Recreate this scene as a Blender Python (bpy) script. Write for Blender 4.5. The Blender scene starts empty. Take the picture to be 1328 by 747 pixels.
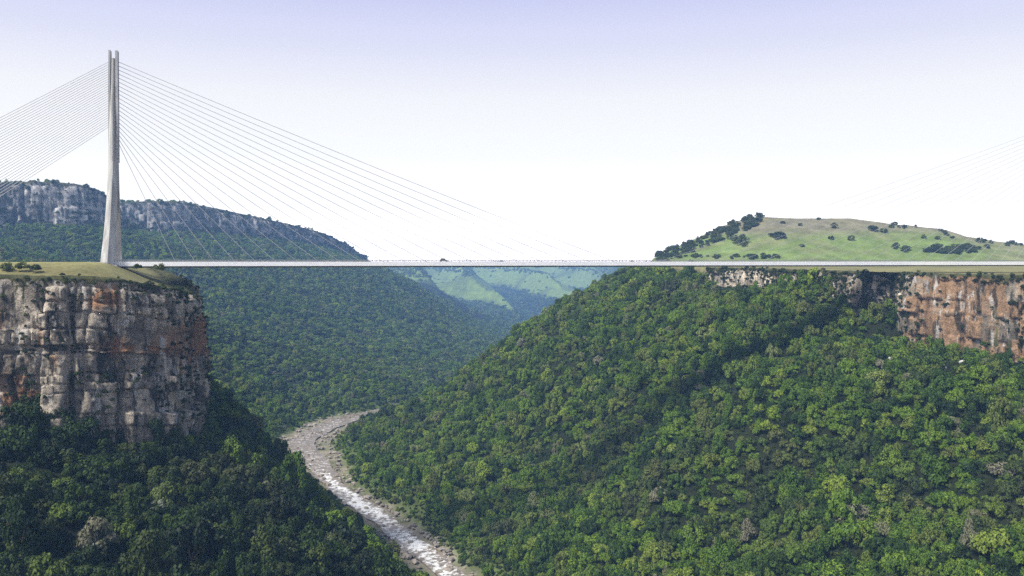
import bpy, bmesh, math, random
import numpy as np
from mathutils import Vector, Matrix
R = math.radians
random.seed(7)
rng = np.random.default_rng(11)
scene = bpy.context.scene
COL = scene.collection

# ------------------------------------------------------------------ noise
def _hash(ix, iy, seed):
    h = (ix.astype(np.int64) * 374761393 + iy.astype(np.int64) * 668265263 + seed * 144665) & 0xFFFFFFFF
    h = ((h ^ (h >> 13)) * 1274126177) & 0xFFFFFFFF
    h = h ^ (h >> 16)
    return (h & 0xFFFFFF) / float(0xFFFFFF)

def vnoise(x, y, seed=0):
    x = np.asarray(x, float); y = np.asarray(y, float)
    ix = np.floor(x); iy = np.floor(y)
    fx = x - ix; fy = y - iy
    fx = fx * fx * (3 - 2 * fx); fy = fy * fy * (3 - 2 * fy)
    a = _hash(ix, iy, seed); b = _hash(ix + 1, iy, seed)
    c = _hash(ix, iy + 1, seed); d = _hash(ix + 1, iy + 1, seed)
    return (a * (1 - fx) + b * fx) * (1 - fy) + (c * (1 - fx) + d * fx) * fy

def fbm(x, y, seed=0, octs=4, gain=0.5):
    s = 0; a = 1.0; t = 0
    for i in range(octs):
        s = s + a * (vnoise(x * 2 ** i + 17.3 * i, y * 2 ** i - 9.1 * i, seed + i) - 0.5) * 2
        t += a; a *= gain
    return s / t

def sst(a, b, x):
    t = np.clip((np.asarray(x, float) - a) / (b - a), 0, 1)
    return t * t * (3 - 2 * t)

# ------------------------------------------------------------------ plan of the gorge: x east, y away, z up (metres, eye level = 0)
# rim points: x, y, height of the cliff foot, height of the cliff top
LEFT = [(-420,-600,-60,-4),(-345,-100,-80,-5),(-330,150,-85,-6),(-310,330,-82,-7),(-285,385,-70,-7),(-262,400,-66,-7),(-245,406,-80,-7),(-232,410,-82,-7),
        (-216,413,-70,-7.5),(-202,416,-76,-7.5),(-190,425,-86,-9),(-178,452,-90,-14),(-190,505,-104,-17),(-222,575,-92,-9),(-280,655,-62,-2.5),
        (-400,770,-20,-3),(-560,930,0,0),(-720,1090,20,25),(-1080,1690,62,141),(-975,1748,72,155),(-888,1785,75,155),
        (-861,1845,75,144),(-915,1995,75,132),(-975,2130,75,138),(-840,2205,75,146),(-698,2385,63,119),(-578,2715,42,81),
        (-502,2985,-9,12),(-640,3900,-38,-22),(-950,5400,-38,-22)]
FAR = [(-1080,6900,-38,-22),(-560,7500,-38,-22),(225,7830,-38,-22),(1010,7540,-38,-22),(1460,6750,-38,-22),(1250,4900,-38,-18)]
RIGHT = [(700,-600,-60,-9),(600,-100,-60,-9),(490,300,-64,-9),(415,480,-66,-9.5),(362,560,-64,-9.5),(324,592,-62,-9.5),
         (289,626,-60,-9),(299,650,-40,-9),(286,670,-33,-9),(268,690,-33,-8.5),(256,712,-17,-8),(245,745,-15,-8),(226,805,-27,-7),(214,850,-29,-7),(200,895,-15,-7),(167,1000,-9.5,-7),(158,1130,-9,-7),
         (200,1290,-12,-6),(240,1450,-9,-5),(430,1900,-10,-6),(720,3000,-20,-10)]
RING = LEFT + FAR + RIGHT[::-1]
RIVER = [(400,-600),(270,-100),(135,190),(22,420),(-40,552),(-77,632),(-111,695),(-144,750),(-184,843),(-220,935),(-224,1010),
         (-196,1115),(-120,1250),(-70,1600),(0,2050),(30,2550),(15,3000),(90,3525),(170,4300),(260,5100)]
BED = -195.0
def bed_at(y): return BED - 0.046 * np.clip(np.asarray(y, float) - 1150, 0, 3400)

def smooth_line(pts, step=8.0, closed=False):
    P = np.array(pts, float); n = len(P); out = []
    rg = range(n if closed else n - 1)
    for i in rg:
        if closed:
            p0, p1, p2, p3 = P[(i-1) % n], P[i], P[(i+1) % n], P[(i+2) % n]
        else:
            p0 = P[max(i-1, 0)]; p1 = P[i]; p2 = P[i+1]; p3 = P[min(i+2, n-1)]
        L = np.linalg.norm((p2 - p1)[:2]); k = max(1, int(L / step))
        for j in range(k):
            t = j / k
            out.append(0.5 * ((2*p1) + (-p0+p2)*t + (2*p0-5*p1+4*p2-p3)*t*t + (-p0+3*p1-3*p2+p3)*t**3))
    if not closed: out.append(P[-1])
    return np.array(out)

RINGS = smooth_line(RING, 40, True)
RIVS = smooth_line(RIVER, 30)

def near_line(x, y, L, closed=False):
    """distance to a polyline and the values carried by its nearest point"""
    best = np.full(x.shape, 1e18); vals = [np.zeros(x.shape) for _ in range(L.shape[1] - 2)]
    n = len(L)
    for i in range(n if closed else n - 1):
        a = L[i]; b = L[(i + 1) % n]
        dx, dy = b[0] - a[0], b[1] - a[1]; l2 = dx*dx + dy*dy
        if l2 < 1e-9: continue
        t = np.clip(((x - a[0]) * dx + (y - a[1]) * dy) / l2, 0, 1)
        d = (x - a[0] - t * dx) ** 2 + (y - a[1] - t * dy) ** 2
        m = d < best
        best = np.where(m, d, best)
        for k in range(len(vals)):
            vals[k] = np.where(m, a[2+k] + t * (b[2+k] - a[2+k]), vals[k])
    return np.sqrt(best), vals

def inside(x, y, L):
    r = np.zeros(x.shape, bool); n = len(L)
    for i in range(n):
        x1, y1 = L[i][:2]; x2, y2 = L[(i + 1) % n][:2]
        if y1 == y2: continue
        c = ((y1 > y) != (y2 > y)) & (x < (x2 - x1) * (y - y1) / (y2 - y1) + x1)
        r ^= c
    return r

GULLY = [(322,560),(290,520),(235,480),(165,440),(95,395)]
HX = [150,190,222,266,323,360,398,460,550,640,695,726,780,837,950,1150,1500]
HZ = [0,2,8,24,50,66,78,75,72,65,57,46,38,32,24,12,0]
def hill(x, y):
    a = np.interp(x - (y - 1450) * 0.12, HX, HZ)
    return a * sst(1165, 1450, y) * (1 - 0.55 * sst(1550, 2300, y)) * (1 + 0.05 * fbm(x / 90, y / 90, 60))

def spur(x, y):
    return 1 - np.abs(((x + 0.30 * (y - 6000) + 190 * fbm(x/900, y/900, 8, 2)) / 620) % 1 - 0.5) * 2

def bar(y): return 13 * sst(790, 900, y) * (1 - sst(1100, 1150, y))      # the bed widens into a rocky bar at the bend

def height(x, y):
    x = np.asarray(x, float); y = np.asarray(y, float)
    ins = inside(x, y, RINGS)
    dr, (zb, zt) = near_line(x, y, RINGS, True)
    dv, _ = near_line(x, y, RIVS); dv = dv - bar(y)
    d2 = np.maximum(dv - 19, 0)
    t = d2 / (d2 + dr + 1e-6)
    farm = sst(3900, 5000, y); bed = bed_at(y)
    num = np.zeros_like(x); den = np.zeros_like(x)          # the cliff foot level spreads smoothly out over the slope
    for q in RINGS:
        w_ = 1.0 / ((x - q[0]) ** 2 + (y - q[1]) ** 2 + 60) ** 1.5; num += w_ * q[2]; den += w_
    zb = num / den * sst(0, 60, dr) + zb * (1 - sst(0, 60, dr))
    g = t + 0.10 * np.sin(t * 2 * math.pi) * -0.5
    v = bed + (zb - bed) * g
    w = np.clip(4 * t * (1 - t), 0, 1)
    rid = 1 - np.abs(fbm(x / 150, y / 150, 5, 3)) * 2
    v = v + w * (fbm(x / 70, y / 70, 3, 4) * 9 * (1 - 0.3 * farm) + (rid - 0.5) * 16 * (1 - farm))
    # spurs of the far wall
    sp = spur(x, y)
    v = v + farm * w * ((sp ** 1.5 - 0.35) * 165 + fbm(x / 300, y / 300, 14, 4) * 46)
    # gully on the right-hand slope
    dg, _ = near_line(x, y, np.array(GULLY, float))
    v = v - 6 * np.exp(-(dg / 13) ** 2) * (0.6 + 0.8 * vnoise(x / 30, y / 30, 33))
    v = np.where(dv < 19, bed - 1.2, v)
    # plateaux
    p = zt + 0.0
    lp = (x < 0) & (y < 760)
    p = np.where(lp, zt + (-0.75 - zt) * sst(0, 42, dr), p)
    p = p + np.where(x > 0, hill(x, y), 0)
    p = p + 0.25 * fbm(x / 30, y / 30, 22, 3) * (~lp) + 0.10 * fbm(x / 14, y / 14, 23, 2) * lp
    far = sst(2500, 7000, np.hypot(x, y))
    p = p * (1 - far) + (-16 + 10 * fbm(x / 1500, y / 1500, 31, 3)) * far
    return np.where(ins, v, p)

def axis(lo, a, b, hi, step, grow):
    m = list(np.arange(a, b + 0.01, step)); s = step; u = a; l = []
    while u > lo:
        s *= grow; u -= s; l.append(u)
    s = step; u = m[-1]; r = []
    while u < hi:
        s *= grow; u += s; r.append(u)
    return np.array(l[::-1] + m + r)

AX = axis(-4500, -760, 760, 5000, 6.5, 1.045)
AY = axis(-600, 280, 1300, 8900, 6.5, 1.011)
GX, GY = np.meshgrid(AX, AY)
GZ = height(GX, GY)

def ground_z(x, y):
    x = np.asarray(x, float); y = np.asarray(y, float)
    i = np.clip(np.searchsorted(AX, x) - 1, 0, len(AX) - 2); j = np.clip(np.searchsorted(AY, y) - 1, 0, len(AY) - 2)
    fx = (x - AX[i]) / (AX[i+1] - AX[i]); fy = (y - AY[j]) / (AY[j+1] - AY[j])
    return (GZ[j, i] * (1 - fx) + GZ[j, i+1] * fx) * (1 - fy) + (GZ[j+1, i] * (1 - fx) + GZ[j+1, i+1] * fx) * fy

F = 1150.0; CX = 664.0; HY = 338.5     # the photograph's focal length, centre column and horizon row (in its own pixels)
def to_px(x, y, z):
    return CX + F * x / y, HY - F * z / y

def seen(x, y, z, lift=5.0, n=90):
    ok = np.ones(len(x), bool)
    for k in range(1, n):
        f = 0.25 + 0.74 * k / n
        ok &= ground_z(x * f, y * f) + lift * 0.4 < z * f + 0.5
    return ok

# ------------------------------------------------------------------ objects
def tag(o, label=None, cat=None, group=None, kind=None):
    if label: o["label"] = label
    if cat: o["category"] = cat
    if group: o["group"] = group
    if kind: o["kind"] = kind
    return o

def link(name, me, mat=None, parent=None):
    o = bpy.data.objects.new(name, me); COL.objects.link(o)
    if mat is not None:
        me.materials.clear(); me.materials.append(mat)
    if parent: o.parent = parent
    return o

def mesh(name, v, f, smooth=False):
    me = bpy.data.meshes.new(name)
    v = np.asarray(v, np.float32); 
    if isinstance(f, np.ndarray):
        n, k = f.shape
        me.vertices.add(len(v)); me.vertices.foreach_set("co", v.ravel())
        me.loops.add(n * k); me.loops.foreach_set("vertex_index", f.astype(np.int32).ravel())
        me.polygons.add(n); me.polygons.foreach_set("loop_start", np.arange(0, n * k, k, dtype=np.int32))
        me.polygons.foreach_set("loop_total", np.full(n, k, np.int32))
    else:
        me.from_pydata([tuple(p) for p in v], [], f)
    me.update(calc_edges=True)
    if smooth: me.polygons.foreach_set("use_smooth", np.ones(len(me.polygons), bool))
    me.validate()
    return me

def empty(name, loc, rz=0.0, sc=(1, 1, 1)):
    o = bpy.data.objects.new(name, None); COL.objects.link(o)
    o.location = loc; o.rotation_euler = (0, 0, rz); o.scale = sc; o.empty_display_size = 0.5
    return o

def fattr(me, name, vals):
    a = me.attributes.new(name, 'FLOAT', 'POINT'); a.data.foreach_set("value", np.asarray(vals, np.float32).ravel())
def cattr(me, name, rgb):
    a = me.attributes.new(name, 'FLOAT_COLOR', 'POINT')
    c = np.ones((len(me.vertices), 4), np.float32); c[:, :3] = rgb
    a.data.foreach_set("color", c.ravel())

# ------------------------------------------------------------------ materials
class NT:
    def __init__(s, name):
        s.m = bpy.data.materials.new(name); s.m.use_nodes = True
        s.t = s.m.node_tree; s.t.nodes.clear()
        s.out = s.n('ShaderNodeOutputMaterial')
    def n(s, t, **kw):
        nd = s.t.nodes.new(t)
        for k, v in kw.items():
            if k.startswith('i_'):
                nd.inputs[k[2:].replace('_', ' ')].default_value = v
            else: setattr(nd, k, v)
        return nd
    def l(s, a, b): s.t.links.new(a, b)
    def bsdf(s, rough=0.8, spec=0.3):
        b = s.n('ShaderNodeBsdfPrincipled'); b.inputs['Roughness'].default_value = rough
        b.inputs['Specular IOR Level'].default_value = spec
        s.l(b.outputs[0], s.out.inputs[0]); return b
    def noise(s, vec, scale, detail=4, rough=0.55):
        nd = s.n('ShaderNodeTexNoise'); nd.inputs['Scale'].default_value = scale
        nd.inputs['Detail'].default_value = detail; nd.inputs['Roughness'].default_value = rough
        if vec is not None: s.l(vec, nd.inputs['Vector'])
        return nd
    def ramp(s, fac, stops, interp='LINEAR'):
        nd = s.n('ShaderNodeValToRGB'); e = nd.color_ramp.elements; nd.color_ramp.interpolation = interp
        while len(e) < len(stops): e.new(0.5)
        for k, (p, c) in enumerate(stops):
            e[k].position = p; e[k].color = (*c, 1) if not isinstance(c, (int, float)) else (c, c, c, 1)
        s.l(fac, nd.inputs[0]); return nd
    def mix(s, fac, a, b, mode='MIX'):
        nd = s.n('ShaderNodeMix', data_type='RGBA', blend_type=mode)
        for sock, v in ((nd.inputs[0], fac), (nd.inputs[6], a), (nd.inputs[7], b)):
            if hasattr(v, 'is_linked'): s.l(v, sock)
            elif isinstance(v, (int, float)): sock.default_value = v
            else: sock.default_value = (*v, 1)
        return nd.outputs[2]
    def math(s, op, a, b=0.0):
        nd = s.n('ShaderNodeMath', operation=op)
        for sock, v in ((nd.inputs[0], a), (nd.inputs[1], b)):
            if hasattr(v, 'is_linked'): s.l(v, sock)
            else: sock.default_value = v
        return nd.outputs[0]
    def vmap(s, vec, scale):
        nd = s.n('ShaderNodeMapping'); nd.inputs['Scale'].default_value = scale; s.l(vec, nd.inputs['Vector']); return nd.outputs[0]
    def bump(s, h, b, strength=0.5, dist=0.3):
        nd = s.n('ShaderNodeBump'); nd.inputs['Strength'].default_value = strength; nd.inputs['Distance'].default_value = dist
        s.l(h, nd.inputs['Height']); s.l(nd.outputs[0], b.inputs['Normal'])

def plain(name, col, rough=0.6, var=0.12, scale=0.6, spec=0.3, metal=0.0, streak=False):
    m = NT(name); b = m.bsdf(rough, spec); b.inputs['Metallic'].default_value = metal
    g = m.n('ShaderNodeNewGeometry')
    vec = m.vmap(g.outputs['Position'], (1, 1, 0.12)) if streak else g.outputs['Position']
    n = m.noise(vec, scale)
    lo = tuple(c * (1 - var * 2) for c in col); hi = tuple(min(1, c * (1 + var)) for c in col)
    r = m.ramp(n.outputs[0], [(0.3, lo), (0.7, hi)])
    m.l(r.outputs[0], b.inputs['Base Color']); return m.m

def foliage_mat(name, stops, patch=(0.10, 0.085, 0.055), patch_amt=0.35, transl=0.25, gain=1.0):
    """leaf colour differs from tree to tree, over the hillside and from leaf to leaf"""
    m = NT(name)
    oi = m.n('ShaderNodeObjectInfo'); geo = m.n('ShaderNodeNewGeometry')
    r = m.ramp(oi.outputs['Random'], stops)
    big = m.noise(oi.outputs['Location'], 0.018, 3)
    pf = m.ramp(big.outputs[0], [(0.50, 0.0), (0.66, patch_amt)])
    c = m.mix(pf.outputs[0], r.outputs[0], patch)
    fine = m.noise(geo.outputs['Position'], 0.9, 2)
    ff = m.ramp(fine.outputs[0], [(0.3, 0.6 * gain), (0.7, 1.45 * gain)])
    c = m.mix(1.0, c, ff.outputs[0], 'MULTIPLY')
    b = m.n('ShaderNodeBsdfPrincipled'); b.inputs['Roughness'].default_value = 0.6; b.inputs['Specular IOR Level'].default_value = 0.2
    m.l(c, b.inputs['Base Color'])
    tr = m.n('ShaderNodeBsdfTranslucent'); m.l(m.mix(1.0, c, (0.9, 1.0, 0.35), 'MULTIPLY'), tr.inputs[0])
    mx = m.n('ShaderNodeMixShader'); mx.inputs[0].default_value = transl
    m.l(b.outputs[0], mx.inputs[1]); m.l(tr.outputs[0], mx.inputs[2]); m.l(mx.outputs[0], m.out.inputs[0])
    return m.m

GREENS = [(0.0, (0.022, 0.044, 0.010)), (0.25, (0.048, 0.094, 0.014)), (0.5, (0.092, 0.165, 0.016)),
          (0.72, (0.142, 0.225, 0.020)), (0.86, (0.110, 0.132, 0.034)), (0.965, (0.22, 0.30, 0.032)), (0.99, (0.18, 0.185, 0.11)), (1.0, (0.22, 0.215, 0.14))]
M_LEAF_SHADE = foliage_mat('leaf_green_shaded', [(0.0, (0.010, 0.021, 0.006)), (0.3, (0.020, 0.040, 0.008)), (0.6, (0.036, 0.066, 0.011)), (0.85, (0.046, 0.060, 0.018)), (0.96, (0.10, 0.15, 0.022)), (1.0, (0.17, 0.165, 0.11))], patch_amt=0.15)  # darker copy of the foliage: the slope's shade is put into the leaf colours
M_LEAF = foliage_mat('leaf_green', GREENS)
M_LEAF_FAR = foliage_mat('leaf_far', [(p, tuple(c * 0.9 for c in col)) for p, col in GREENS], patch_amt=0.25)
M_LEAF_DARK = foliage_mat('leaf_dark', [(0, (0.018, 0.03, 0.012)), (0.5, (0.035, 0.058, 0.018)), (0.85, (0.06, 0.085, 0.024)), (1, (0.09, 0.11, 0.035))], patch_amt=0.2)
M_LEAF_HILL = foliage_mat('leaf_hill', [(0, (0.025, 0.042, 0.015)), (0.6, (0.05, 0.075, 0.024)), (1, (0.08, 0.10, 0.04))], patch_amt=0.2)
M_LEAF_PALE = foliage_mat('leaf_pale', [(0, (0.20, 0.22, 0.16)), (1, (0.26, 0.27, 0.20))], patch_amt=0.0)
M_BARK = plain('bark', (0.10, 0.08, 0.06), 0.9, 0.2, 2.0, streak=True)
M_CONC = plain('pale_concrete', (0.42, 0.42, 0.41), 0.75, 0.2, 0.3, streak=True)
M_WHITE = plain('white_concrete', (0.82, 0.83, 0.84), 0.7, 0.03, 0.2)
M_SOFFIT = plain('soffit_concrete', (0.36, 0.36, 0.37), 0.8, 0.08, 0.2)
M_RAIL = plain('rail_steel', (0.30, 0.30, 0.30), 0.5, 0.05, 0.5)
M_ASPH = plain('asphalt', (0.055, 0.055, 0.057), 0.85, 0.15, 0.5)
M_MARK = plain('road_paint', (0.75, 0.75, 0.72), 0.6, 0.05, 1.0)
M_CABLE = plain('cable_sheath', (0.37, 0.37, 0.38), 0.55, 0.03, 0.1)
M_CAR = plain('dark_car_paint', (0.012, 0.013, 0.016), 0.3, 0.1, 0.5, 0.5)
M_CARRED = plain('maroon_car_paint', (0.05, 0.014, 0.012), 0.3, 0.1, 0.5, 0.5)
M_GLASS = plain('car_glass', (0.02, 0.024, 0.028), 0.08, 0.05, 0.5, 0.6)
M_TYRE = plain('tyre_rubber', (0.012, 0.012, 0.012), 0.85, 0.1, 2)
M_RIM = plain('wheel_rim', (0.4, 0.4, 0.42), 0.35, 0.05, 2, metal=0.8)
M_LAMP = plain('lamp_glass', (0.7, 0.7, 0.66), 0.15, 0.05, 2)

def terrain_mat():
    m = NT('ground'); b = m.bsdf(0.95, 0.1)
    g = m.n('ShaderNodeNewGeometry'); a = m.n('ShaderNodeAttribute', attribute_name='tint')
    n1 = m.noise(g.outputs['Position'], 0.035, 6, 0.65); n2 = m.noise(g.outputs['Position'], 0.5, 4, 0.6)
    f1 = m.ramp(n1.outputs[0], [(0.3, 0.66), (0.7, 1.32)]); f2 = m.ramp(n2.outputs[0], [(0.25, 0.7), (0.75, 1.3)])
    c = m.mix(1.0, a.outputs['Color'], f1.outputs[0], 'MULTIPLY'); c = m.mix(1.0, c, f2.outputs[0], 'MULTIPLY')
    m.l(c, b.inputs['Base Color']); m.bump(n2.outputs[0], b, 0.5, 0.6)
    return m.m

def rock_mat(name, grey=(0.32, 0.28, 0.225), rust=(0.32, 0.155, 0.065), dark=(0.028, 0.027, 0.024), white=(0.50, 0.48, 0.45), scale=1.0):
    m = NT(name); b = m.bsdf(0.92, 0.15)
    g = m.n('ShaderNodeNewGeometry'); pos = g.outputs['Position']
    rustA = m.n('ShaderNodeAttribute', attribute_name='rust'); blk = m.n('ShaderNodeAttribute', attribute_name='block')
    vegShadeA = m.n('ShaderNodeAttribute', attribute_name='veg_crack_shade')
    n1 = m.noise(pos, 0.11 * scale, 6, 0.65)
    base = m.ramp(n1.outputs[0], [(0.30, tuple(c * 0.42 for c in grey)), (0.5, grey), (0.70, tuple(min(1, c * 1.9) for c in grey))])
    bl = m.ramp(blk.outputs['Fac'], [(0.1, 0.5), (0.9, 1.55)])
    c = m.mix(1.0, base.outputs[0], bl.outputs[0], 'MULTIPLY')
    n2 = m.noise(pos, 0.22 * scale, 4)
    ru = m.ramp(n2.outputs[0], [(0.3, tuple(x * 0.6 for x in rust)), (0.65, rust), (0.85, (0.36, 0.25, 0.14))])
    rf = m.math('ADD', rustA.outputs['Fac'], m.math('MULTIPLY', m.math('SUBTRACT', n1.outputs[0], 0.5), 0.9))
    rfr = m.ramp(rf, [(0.34, 0.0), (0.60, 0.85)])
    c = m.mix(rfr.outputs[0], c, ru.outputs[0])
    # dark water streaks and lichen: stains running down the face
    n3 = m.noise(m.vmap(pos, (0.16 * scale, 0.16 * scale, 0.04 * scale)), 1.0, 6, 0.65)
    st = m.ramp(n3.outputs[0], [(0.51, 0.0), (0.60, 0.9)])
    c = m.mix(st.outputs[0], c, dark)
    n4 = m.noise(m.vmap(pos, (0.22 * scale, 0.22 * scale, 0.05 * scale)), 1.0, 4, 0.6)
    wf = m.ramp(n4.outputs[0], [(0.57, 0.0), (0.65, 0.8)])
    c = m.mix(wf.outputs[0], c, white)
    n5 = m.noise(pos, 0.8, 4, 0.7)
    sp = m.ramp(n5.outputs[0], [(0.3, 0.6), (0.7, 1.25)])
    c = m.mix(1.0, c, sp.outputs[0], 'MULTIPLY')
    vf = m.math('ADD', vegShadeA.outputs['Fac'], m.math('MULTIPLY', m.math('SUBTRACT', n5.outputs[0], 0.5), 0.7))
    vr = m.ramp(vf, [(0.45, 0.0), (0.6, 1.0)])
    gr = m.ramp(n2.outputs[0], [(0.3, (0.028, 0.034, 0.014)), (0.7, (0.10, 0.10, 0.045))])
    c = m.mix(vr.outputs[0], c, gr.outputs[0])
    n6 = m.noise(pos, 2.4, 5, 0.75); s6 = m.ramp(n6.outputs[0], [(0.32, 0.55), (0.68, 1.4)])
    c = m.mix(1.0, c, s6.outputs[0], 'MULTIPLY')
    m.l(c, b.inputs['Base Color']); m.bump(n5.outputs[0], b, 1.0, 1.0)
    return m.m

M_GROUND = terrain_mat()
M_ROCK = rock_mat('cliff_rock')
M_ROCK_RUST = rock_mat('rust_rock', grey=(0.30, 0.26, 0.20), rust=(0.34, 0.20, 0.105), dark=(0.04, 0.034, 0.026))
M_ROCK_FAR = rock_mat('far_rock', grey=(0.27, 0.26, 0.25), rust=(0.30, 0.19, 0.12), white=(0.46, 0.45, 0.43), scale=0.7)

def water_mat():
    m = NT('river_water'); b = m.bsdf(0.25, 0.3)
    g = m.n('ShaderNodeNewGeometry'); pos = g.outputs['Position']
    ri = m.n('ShaderNodeAttribute', attribute_name='rapid')
    n = m.noise(pos, 0.10, 4); n2 = m.noise(pos, 0.26, 7, 0.7)
    c = m.ramp(n.outputs[0], [(0.35, (0.15, 0.115, 0.075)), (0.65, (0.24, 0.195, 0.135))])
    ff = m.math('ADD', m.math('MULTIPLY', ri.outputs['Fac'], 0.24), m.math('MULTIPLY', n2.outputs[0], 0.95))
    fr = m.ramp(ff, [(0.56, 0.0), (0.67, 1.0)])
    cc = m.mix(fr.outputs[0], c.outputs[0], (0.80, 0.80, 0.78))
    m.l(cc, b.inputs['Base Color'])
    rr = m.ramp(fr.outputs[0], [(0.0, 0.28), (1.0, 0.8)]); m.l(rr.outputs[0], b.inputs['Roughness'])
    m.bump(n2.outputs[0], b, 0.35, 0.35)
    return m.m
M_WATER = water_mat()
M_STONE = plain('river_stone', (0.30, 0.265, 0.22), 0.9, 0.3, 0.15)
M_BOULDER = plain('pale_boulder', (0.55, 0.53, 0.49), 0.9, 0.12, 0.8)

# ------------------------------------------------------------------ ground sheet
def build_ground():
    ny, nx = GX.shape
    v = np.stack([GX.ravel(), GY.ravel(), GZ.ravel()], 1)
    idx = np.arange(nx * ny).reshape(ny, nx)
    f = np.stack([idx[:-1, :-1].ravel(), idx[:-1, 1:].ravel(), idx[1:, 1:].ravel(), idx[1:, :-1].ravel()], 1)
    me = mesh('ground', v, f, True)
    x, y, z = v[:, 0], v[:, 1], v[:, 2]
    ins = inside(x, y, RINGS)
    dr, (zb, zt) = near_line(x, y, RINGS, True); dv, _ = near_line(x, y, RIVS); dv = dv - bar(y)
    rgb = np.tile(np.array([0.014, 0.018, 0.008]), (len(x), 1))            # forest floor
    def lay(mask, c):
        mm = np.clip(mask, 0, 1)[:, None]; rgb[:] = rgb * (1 - mm) + np.array(c) * mm
    big = fbm(x / 60, y / 60, 40, 4); fine = fbm(x / 12, y / 12, 41, 3)
    lay((~ins) * 1.0, (0.20, 0.19, 0.085))                                  # dry plateau grass
    lay((~ins) * sst(-0.1, 0.5, big) * 0.6, (0.15, 0.135, 0.06))
    lay((~ins) * (x < 0) * (y < 700) * sst(30, 45, dr) * 0.7, (0.30, 0.27, 0.10))
    hh = hill(x, y) * (x > 0) * (~ins)
    onh = sst(0.5, 3, hh)
    lay(onh, (0.145, 0.200, 0.058))                                         # green lower hillside
    lay(onh * sst(0.46, 0.74, hh / 78 + 0.14 * fbm(x / 120, y / 120, 44, 3) + 0.12 * sst(600, 760, x)), (0.185, 0.168, 0.110))   # brown upper hillside
    lay(onh * sst(640, 780, x + 60 * fine) * 0.7, (0.23, 0.20, 0.13))
    lay(onh * sst(0.1, 0.5, fine) * 0.5, (0.12, 0.15, 0.045))
    lay(onh * sst(0.0, 0.5, fbm(x / 35, y / 35, 46, 4)) * 0.5, (0.20, 0.19, 0.10))
    # far valley wall: pasture on the shoulder
    fw = ins * sst(4200, 4700, y) 
    hz = (z + 351) / 330 + 0.26 * (spur(x, y) - 0.5)
    lay(fw * sst(0.37, 0.46, hz + 0.12 * fbm(x / 260, y / 400, 49, 3)) * (1 - sst(560, 820, x + 90 * big)), (0.17, 0.235, 0.055))
    lay(fw * sst(0.0, 0.4, fbm(x / 160, y / 160, 48, 4)) * 0.6, (0.075, 0.10, 0.035))
    lay(((~ins) & (y > 3000)) * 1.0, (0.10, 0.135, 0.055))
    lay(ins * (1 - sst(26, 46, dv + 10 * fine)) , (0.085, 0.112, 0.035))      # grassy bank
    lay(ins * (1 - sst(14, 21, dv + 9 * big)) * (0.4 + 0.6 * sst(-.2, .3, fine)), (0.25, 0.22, 0.165))          # stones and sand
    cattr(me, 'tint', rgb)
    tag(link('ground', me, M_GROUND), 'gorge floor, slopes, plateau grassland and far hills', None, None, 'structure')
build_ground()

# ------------------------------------------------------------------ river
def build_river():
    L = smooth_line([p for p in RIVER if p[1] < 1500], 5.0)
    T = np.gradient(L, axis=0); T /= np.linalg.norm(T, axis=1)[:, None]; Nn = np.stack([T[:, 1], -T[:, 0]], 1)
    s = np.arange(len(L)); K = 14; V = []; rap = []
    wl = 9.5 + 6.5 * fbm(s / 9, s * 0 + 3.3, 50, 3); wr = 9.5 + 6.5 * fbm(s / 9, s * 0 + 8.3, 51, 3)
    for i in range(len(L)):
        for k in range(K + 1):
            u = -1 + 2 * k / K; w = (wl[i] if u < 0 else wr[i]) + 0.35 * float(bar(L[i][1]))
            p = L[i] + Nn[i] * u * w
            V.append((p[0], p[1], BED + 0.12 * math.sin(i * 0.9 + k))); 
            rap.append((1.0 - 0.8 * float(sst(690, 900, L[i][1]))) * (0.35 + 1.0 * float(vnoise(np.array([i / 7.0]), np.array([k / 6.0]), 52)[0])) * (1 - 0.75 * u * u))
    V = np.array(V); idx = np.arange(len(L) * (K + 1)).reshape(len(L), K + 1)
    f = np.stack([idx[:-1, :-1].ravel(), idx[1:, :-1].ravel(), idx[1:, 1:].ravel(), idx[:-1, 1:].ravel()], 1)
    me = mesh('river', V, f, True); fattr(me, 'rapid', rap)
    tag(link('river', me, M_WATER), 'shallow pale river with rapids winding through the gorge', None, None, 'structure')
    # loose stones along both banks: more than one could count, one object
    bm = bmesh.new(); r = random.Random(5)
    for q in range(2600):
        i = r.randrange(len(L)); 
        if not (480 < L[i][1] < 1130): continue
        bw_ = float(bar(L[i][1])); edge = r.choice((-1, 1)) * (11 + bw_ * r.random() * 1.2 + abs(r.gauss(0, 4.5)) if r.random() < 0.75 else r.uniform(0, 14))
        p = L[i] + Nn[i] * edge; sz = 0.5 + 2.2 * r.random() ** 3
        m4 = Matrix.Translation((p[0], p[1], BED + 0.1 + sz * 0.05)) @ Matrix.Rotation(r.uniform(0, 6), 4, 'Z') @ Matrix.Diagonal((sz * r.uniform(.8, 1.6), sz, sz * .6, 1))
        g = bmesh.ops.create_icosphere(bm, subdivisions=1, radius=1, matrix=m4)
        for vv in g['verts']: vv.co += Vector((r.gauss(0, .12), r.gauss(0, .12), r.gauss(0, .1))) * sz
    me = bpy.data.meshes.new('river_stones'); bm.to_mesh(me); bm.free()
    tag(link('river_stones', me, M_STONE), 'brown grey stones scattered along both river banks', 'stones', None, 'stuff')
build_river()

# ------------------------------------------------------------------ cliffs
def cells(total, lo, hi, r):
    b = [0.0]
    while b[-1] < total + hi: b.append(b[-1] + r.uniform(lo, hi))
    return np.array(b)

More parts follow.
